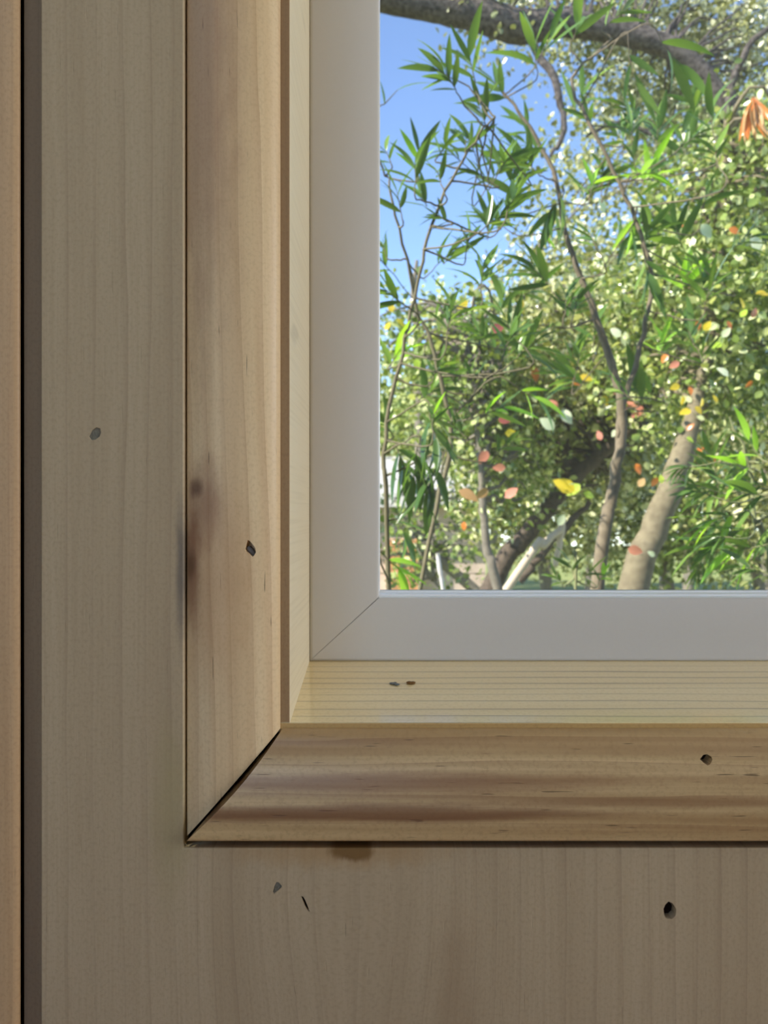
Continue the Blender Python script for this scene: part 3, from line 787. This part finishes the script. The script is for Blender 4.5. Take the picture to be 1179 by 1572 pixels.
shrub('willow_leaf_shrub', 'tall lance-leaved shrub on a thin bent stem in mid-window, below the dark overhead branch', None,
      [([(915, 915, 1.5), (940, 760, 1.5), (955, 630, 1.5), (915, 490, 1.5), (872, 370, 1.5), (850, 260, 1.5), (795, 170, 1.5), (770, 140, 1.5)], [22, 19, 15, 11, 8, 7, 5, 3]),
       ([(948, 690, 1.5), (952, 640, 1.5), (985, 530, 1.5), (1000, 420, 1.5), (960, 300, 1.5), (905, 190, 1.5), (880, 120, 1.5), (940, 60, 1.5)], [9, 9, 8, 7, 6, 6, 5, 3])],
      [(822, 100, 1.45, R(95), 6, 72, False), (826, 92, 1.45, R(60), 4, 80, False), (775, 150, 1.5, R(120), 6, 64, False), (985, 268, 1.4, R(15), 6, 52, True), (965, 85, 1.4, R(-70), 4, 84, False),
       (1015, 65, 1.42, R(-40), 4, 92, False), (905, 300, 1.45, R(70), 6, 56, True), (880, 60, 1.5, R(70), 6, 66, False), (930, 40, 1.5, R(40), 6, 70, False), (990, 400, 1.4, R(-80), 6, 66, False),
       (860, 300, 1.45, R(-120), 6, 70, False), (820, 260, 1.45, R(140), 7, 66, False), (790, 300, 1.45, R(100), 7, 66, False), (975, 330, 1.45, R(-100), 5, 60, True)],
      fill_fans(52, (740, 150, 1130, 620), (1.3, 2.0)), mat_stem=BENT)
shrub('arching_shrub', 'low shrub with arching strap leaves at the lower right of the window', None,
      [([(1190, 930, 1.2), (1160, 800, 1.2), (1150, 710, 1.2), (1120, 640, 1.2)], [9, 7, 5, 3]), ([(1215, 940, 1.25), (1185, 760, 1.25), (1190, 640, 1.25)], [9, 7, 4])],
      [(1150, 718, 1.15, R(165), 5, 60, True), (1165, 700, 1.15, R(120), 5, 60, True), (1125, 790, 1.15, R(195), 6, 76, True), (1150, 810, 1.15, R(200), 6, 84, False), (1160, 840, 1.15, R(190), 6, 70, True),
       (1100, 830, 1.2, R(200), 5, 70, False), (1170, 760, 1.15, R(175), 6, 80, False), (1080, 880, 1.25, R(60), 7, 52, False), (1175, 880, 1.1, R(160), 6, 60, False)],
      fill_fans(16, (1060, 690, 1200, 900), (1.1, 1.5), (100, 260)))
shrub('leafy_seedling', 'soft green seedling at the foot of the thin bent stem, just above the glazing bead', None,
      [([(880, 930, 1.3), (882, 890, 1.3), (885, 862, 1.3)], [5, 4, 3])],
      [(880, 880, 1.3, R(110), 7, 36, False), (892, 890, 1.3, R(40), 6, 34, False), (920, 892, 1.3, R(60), 6, 30, True), (862, 895, 1.3, R(130), 5, 30, False)], [])

# ---- mid-distance trees with small leaves
leaning = tree('leaning_tree', 'small-leaved tree with a thick tan trunk leaning right', 'tree', None,
     [(968, 918, 2.7), (1002, 820, 2.7), (1046, 702, 2.7), (1075, 590, 2.75), (1100, 450, 2.8), (1111, 320, 2.8), (1114, 200, 2.8)], [46, 42, 36, 17, 12, 9, 6], BARK_TAN,
     [(1070, 520, 150, 170, 3.0, .55, 120), (1120, 330, 110, 150, 3.0, .5, 60)], (60, .095, .036, SMALL[1]))
tree('dark_trunk_tree', 'small-leaved tree with a dark forked trunk slanting right behind the thin bent stem', 'tree', None,
     [(755, 900, 3.6), (800, 830, 3.6), (862, 755, 3.6), (930, 690, 3.6), (985, 640, 3.6), (1030, 560, 3.6)], [30, 28, 26, 20, 14, 8], BARK_DARK,
     [(840, 560, 150, 120, 3.9, .6, 130), (900, 680, 120, 90, 4.2, .5, 70)], (56, .11, .044, SMALL[0]),
     extra=[([(862, 755, 3.6), (870, 660, 3.65), (850, 560, 3.7)], [16, 10, 5]), ([(800, 890, 3.5), (850, 830, 3.5), (905, 770, 3.5)], [14, 12, 8])])
tree('slender_tree', 'small-leaved tree with a slender pale-grey upright trunk in front of the cream house', 'tree', None,
     [(765, 905, 3.1), (748, 850, 3.1), (740, 770, 3.1), (738, 690, 3.1), (726, 600, 3.1), (715, 500, 3.1)], [15, 14, 12, 10, 7, 5], BARK_GREY,
     [(710, 590, 115, 105, 3.3, .5, 60), (640, 540, 80, 90, 3.4, .4, 16), (770, 700, 70, 90, 3.4, .35, 45)], (40, .09, .036, SMALL[1]))
tree('overhanging_oak', 'old tree whose thick dark branch crosses the top of the window', 'tree', None,
     [(330, 800, 5.0), (360, 300, 4.9), (430, 40, 4.7), (540, -8, 4.5), (640, 4, 4.5), (720, 20, 4.5), (800, 40, 4.5), (870, 36, 4.5), (960, 52, 4.5), (1040, 82, 4.5), (1100, 140, 4.5), (1148, 217, 4.5)],
     [120, 90, 60, 46, 46, 48, 50, 38, 34, 32, 27, 18], BARK_OAK,
     [(1090, 110, 170, 130, 5.7, .8, 110), (930, 20, 140, 60, 5.3, .5, 46), (1180, 330, 130, 130, 5.6, .8, 60), (780, 5, 60, 30, 4.6, .3, 10)], (62, .14, .046, SMALL[2]),
     extra=[([(1118, 175, 4.4), (1128, 120, 4.35), (1150, 70, 4.3), (1200, 30, 4.3)], [14, 12, 10, 7]), ([(1000, 205, 4.6), (940, 190, 4.6), (900, 210, 4.6)], [8, 7, 4]),
            ([(800, 44, 4.5), (850, 120, 4.4), (865, 200, 4.4), (845, 240, 4.4)], [14, 12, 9, 5])])
# ---- trees and hedge further back
back = [('spreading_tree', 'pale olive tree behind the others, filling the middle right of the window', (1010, 330), [(1010, 330, 210, 190, 7.5, 1.3, 105)], 0, .065, 40),
        ('spreading_tree', 'green tree far back at the right edge, under the overhanging branch', (1170, 520), [(1180, 520, 140, 200, 8.5, 1.2, 170)], 1, .07, 40),
        ('spreading_tree', 'grey-green tree far back in mid-window, left of the thin bent stem', (830, 430), [(845, 490, 110, 120, 8.0, 1.2, 56)], 2, .06, 30),
        ('spreading_tree', 'open-crowned tree far back at the left edge with much sky showing through', (640, 460), [(640, 560, 110, 100, 9.0, 1.0, 22)], 1, .06, 26),
        ('hedge_bush', 'rounded olive bush on the lawn right of the cream house', (820, 760), [(840, 740, 130, 110, 6.2, .8, 150)], 0, .055, 44),
        ('hedge_bush', 'rounded green bush on the lawn behind the thick leaning trunk', (1010, 760), [(1010, 760, 130, 120, 6.6, .8, 150)], 1, .055, 44),
        ('hedge_bush', 'rounded dark bush on the lawn behind the arching strap leaves', (1150, 740), [(1160, 750, 130, 130, 6.0, .8, 150)], 0, .055, 44),
        ('hedge_bush', 'rounded bush beyond the left end of the cream house', (330, 800), [(320, 800, 100, 100, 9.6, .8, 110)], 1, .055, 40),
        ('twiggy_bush', 'sparse twiggy bush standing in front of the cream house', (665, 830), [(665, 820, 95, 90, 5.4, .5, 60)], 1, .05, 10),
        ('hedge_bush', 'tall bush rising above the pale roof of the cream house', (680, 660), [(690, 650, 110, 70, 10.5, .8, 130)], 1, .075, 40)]
for nm, lab, (bx, by), cr, mi, size, per in back:
    y0 = cr[0][4]
    tree(nm, lab, 'tree' if nm == 'spreading_tree' else 'bush', None, [(bx + 10, 930 if nm == 'spreading_tree' else 860, y0), (bx, by + 60, y0), (bx - 6, by, y0), (bx, by - 60, y0)], [16, 13, 9, 5], BARK_GREY, cr, (int(per * 1.5), size * 2.8, size * 1.0, SMALL[mi]))
far = [(600, 680, 120, 70), (760, 650, 120, 110), (910, 570, 130, 210), (1060, 540, 150, 230), (1220, 520, 150, 260), (420, 660, 150, 120), (180, 620, 170, 170)]
for i, (a, b, c, d) in enumerate(far):
    lab = ['far tree behind the house roof at the left edge', 'far tree behind the slender grey trunk', 'far tree behind the thin bent stem', 'far tree behind the top of the thick leaning trunk', 'far tree behind the right edge of the glass', 'far tree left of the cream house, hidden by the frame', 'farthest tree to the left, hidden by the wall'][i]
    tree('distant_tree', lab, 'tree', None, [(a, 790, 15), (a + 5, 680, 15), (a, b, 15), (a, b - 60, 15)], [14, 12, 9, 5], BARK_GREY, [(a, b, c, d, 15 + i * .4, 1.5, 220)], (60, .26, .095, SMALL[i % 3]), group='distant trees behind the garden')

# ---- coloured leaves that stand out one by one
def tinted(parent, items, y):
    for (px, py, col, L) in items:
        yy = y + random.uniform(-.15, .15); s = (D + yy) / F
        ang = random.uniform(0, 2 * math.pi)
        d = Vector((math.cos(ang), random.uniform(-.4, .2), math.sin(ang))).normalized()
        m = frame_for(d, Vector((random.uniform(-.4, .4), -1, random.uniform(.1, .7))), random.uniform(-.5, .5)) * (L * s); M4 = m.to_4x4(); M4.translation = P(px, py, yy) - d * L * s * .5
        add_leaf(ROUND[col], M4, parent, {'yellow': 'yellow leaf', 'orange': 'orange leaf', 'pink': 'salmon pink leaf', 'red': 'dull red leaf', 'brown': 'tan leaf', 'lime': 'lime green leaf', 'pale': 'pale leaf, sun glint put into its colour'}[col])
tinted(leaning, [(1048, 347, 'orange', 18), (1128, 354, 'orange', 18), (1160, 372, 'pale', 26), (1085, 355, 'pale', 26), (1036, 594, 'yellow', 18), (1060, 600, 'orange', 14), (1048, 615, 'yellow', 15), (1052, 632, 'yellow', 20),
      (1073, 630, 'yellow', 16), (1078, 618, 'yellow', 16), (1098, 612, 'yellow', 14), (1072, 500, 'orange', 14), (1086, 500, 'yellow', 18), (1020, 550, 'orange', 16), (1035, 560, 'pink', 18), (1100, 530, 'lime', 18),
      (1140, 465, 'yellow', 18), (1142, 480, 'lime', 16), (1158, 480, 'pink', 16), (1120, 500, 'orange', 16), (1170, 450, 'yellow', 22), (1110, 570, 'pale', 22), (1115, 510, 'pale', 18), (1060, 675, 'lime', 14), (990, 600, 'lime', 14),
      (1075, 690, 'orange', 12), (1060, 655, 'orange', 14), (1015, 735, 'lime', 14), (1005, 740, 'orange', 16), (976, 845, 'pink', 24), (1000, 850, 'pale', 14), (1100, 705, 'orange', 12), (1150, 590, 'orange', 14), (975, 315, 'pale', 28), (925, 315, 'pale', 26), (890, 310, 'pale', 26)], 2.15)
slender = [o for o in bpy.data.objects if o.name == 'slender_tree'][0]
tinted(slender, [(742, 702, 'pink', 24), (766, 718, 'pink', 20), (785, 756, 'pink', 24), (720, 760, 'brown', 34), (740, 758, 'brown', 22), (765, 503, 'red', 24), (710, 468, 'yellow', 20), (800, 465, 'yellow', 18), (690, 470, 'lime', 18), (600, 470, 'yellow', 18), (595, 500, 'yellow', 16),
      (712, 808, 'orange', 14), (785, 665, 'yellow', 20), (760, 432, 'pink', 16), (615, 495, 'yellow', 16), (775, 645, 'red', 20), (640, 560, 'lime', 18), (690, 700, 'yellow', 20)], 2.75)
dark = [o for o in bpy.data.objects if o.name == 'dark_trunk_tree'][0]
tinted(dark, [(822, 575, 'orange', 24), (848, 620, 'pink', 20), (866, 745, 'yellow', 36), (880, 752, 'lime', 26), (965, 622, 'pink', 26), (952, 600, 'red', 24), (978, 632, 'pink', 26), (920, 668, 'pink', 16), (943, 665, 'pale', 14), (900, 580, 'yellow', 20), (885, 585, 'orange', 20), (912, 585, 'lime', 18),
      (860, 590, 'lime', 18), (870, 640, 'pale', 26), (840, 650, 'pale', 28), (862, 798, 'pale', 20), (930, 615, 'yellow', 18), (980, 720, 'orange', 18), (985, 740, 'brown', 18), (1000, 565, 'pale', 18), (945, 510, 'pale', 20), (960, 520, 'pale', 22), (905, 760, 'lime', 18)], 3.0)

DRY = [lance_mesh('dry_leaf', w, .4, TINT[c], .5) for w, c in ((.07, 'brown'), (.09, 'orange'), (.08, 'brown'))]
# dried leaf bundle hanging at the right edge
root = tag(empty('dried_leaf_bundle', P(1160, 195, 2.4)), 'bundle of dry orange-tan leaves hanging at the upper right edge of the glass', 'dried leaves')
for k in range(14):      # hangs like a small broom, tip upward
    a = R(-90 + (k - 6.5) * 5 + random.uniform(-4, 4)); sc = (D + 2.4) / F
    d = Vector((math.cos(a), random.uniform(-.3, .3), math.sin(a)))
    add_leaf(DRY[k % 3], leaf_matrix(P(1158 + random.uniform(-3, 3), 148 + random.uniform(0, 12), 2.4), d, random.uniform(44, 74) * sc, random.uniform(-1.2, 1.2)), root)

# leaning pale branch and white stake in the garden
bl = tag(empty('pale_branch', P(800, 872, 3.3)), 'pale branch with two short prongs leaning in front of the dark trunk', 'branch')
limb('stick', [(800, 872, 3.3), (830, 840, 3.3), (862, 812, 3.32)], [13, 13, 11], WHITEWOOD, bl, to_ground=True, wob=.002)
limb('prong', [(852, 870, 3.35), (860, 830, 3.33), (863, 795, 3.32)], [8, 10, 12], WHITEWOOD, bl, wob=.002)
st = tag(empty('plant_stake', P(680, 905, 2.2)), 'thin white plant stake standing just above the glazing bead', 'stake')
limb('stake', [(680, 905, 2.2), (676, 885, 2.2), (672, 862, 2.2)], [6, 6, 5], H_TRIM, st, to_ground=True, wob=0)

# ---- cream house glimpsed at lower left
yh = 8.5; hs = (D + yh) / F
hx0, hx1 = X_(470, yh), X_(745, yh)
eave = Z_(776, yh)
house = tag(empty('house', (hx0, yh, GROUND_Z)), 'low cream house with a pale roof and terracotta brick pier behind the shrubs', 'house')
box_obj('wall', (hx0, hx1, yh, yh + 3.2, GROUND_Z, eave), H_WALL, house)
nb = 7
for k in range(nb):      # courses of siding boards
    z0 = GROUND_Z + (eave - GROUND_Z) * k / nb
    box_obj('siding_board', (hx0, hx1, yh - .025, yh - .001, z0 + .008, z0 + (eave - GROUND_Z) / nb - .004), H_WALL, house)
box_obj('fascia', (hx0 - .2, hx1 + .15, yh - .32, yh - .24, eave - .02, eave + .14), H_TRIM, house)
rz = Z_(700, yh + 1.5)
v = [(hx0 - .2, yh - .30, eave + .12), (hx1 + .15, yh - .30, eave + .12), (hx1 - .1, yh + 1.6, rz), (hx0 - .2, yh + 1.6, rz), (hx0 - .2, yh + 3.5, eave + .12), (hx1 + .15, yh + 3.5, eave + .12),
     (hx0 - .2, yh - .30, eave + .06), (hx1 + .15, yh - .30, eave + .06), (hx1 + .15, yh + 3.5, eave + .06), (hx0 - .2, yh + 3.5, eave + .06)]
mesh_obj('roof', v, [(0, 1, 2, 3), (3, 2, 5, 4), (1, 5, 2), (0, 3, 4), (6, 7, 8, 9), (0, 1, 7, 6), (1, 5, 8, 7), (5, 4, 9, 8), (4, 0, 6, 9)], H_ROOF, house)
bx0, bx1 = X_(594, yh - .2), X_(642, yh - .2); btop = Z_(826, yh - .2)
pier = box_obj('brick_pier', (bx0 + .01, bx1 - .01, yh - .19, yh - .03, GROUND_Z, btop), H_MORTAR, house)
bw, bh = (bx1 - bx0) / 2, .085
bricks_me = None
r = 0; z = GROUND_Z
while z + bh < btop + .05:
    for c in range(-1, 2):
        a = bx0 + c * bw + (bw / 2 if r % 2 else 0); b = min(a + bw, bx1); a = max(a, bx0)
        if b - a > .04:
            box_obj('brick', (a + .005, b - .005, yh - .205, yh - .185, z + .004, z + bh - .004), H_BRICK, pier)
    z += bh; r += 1
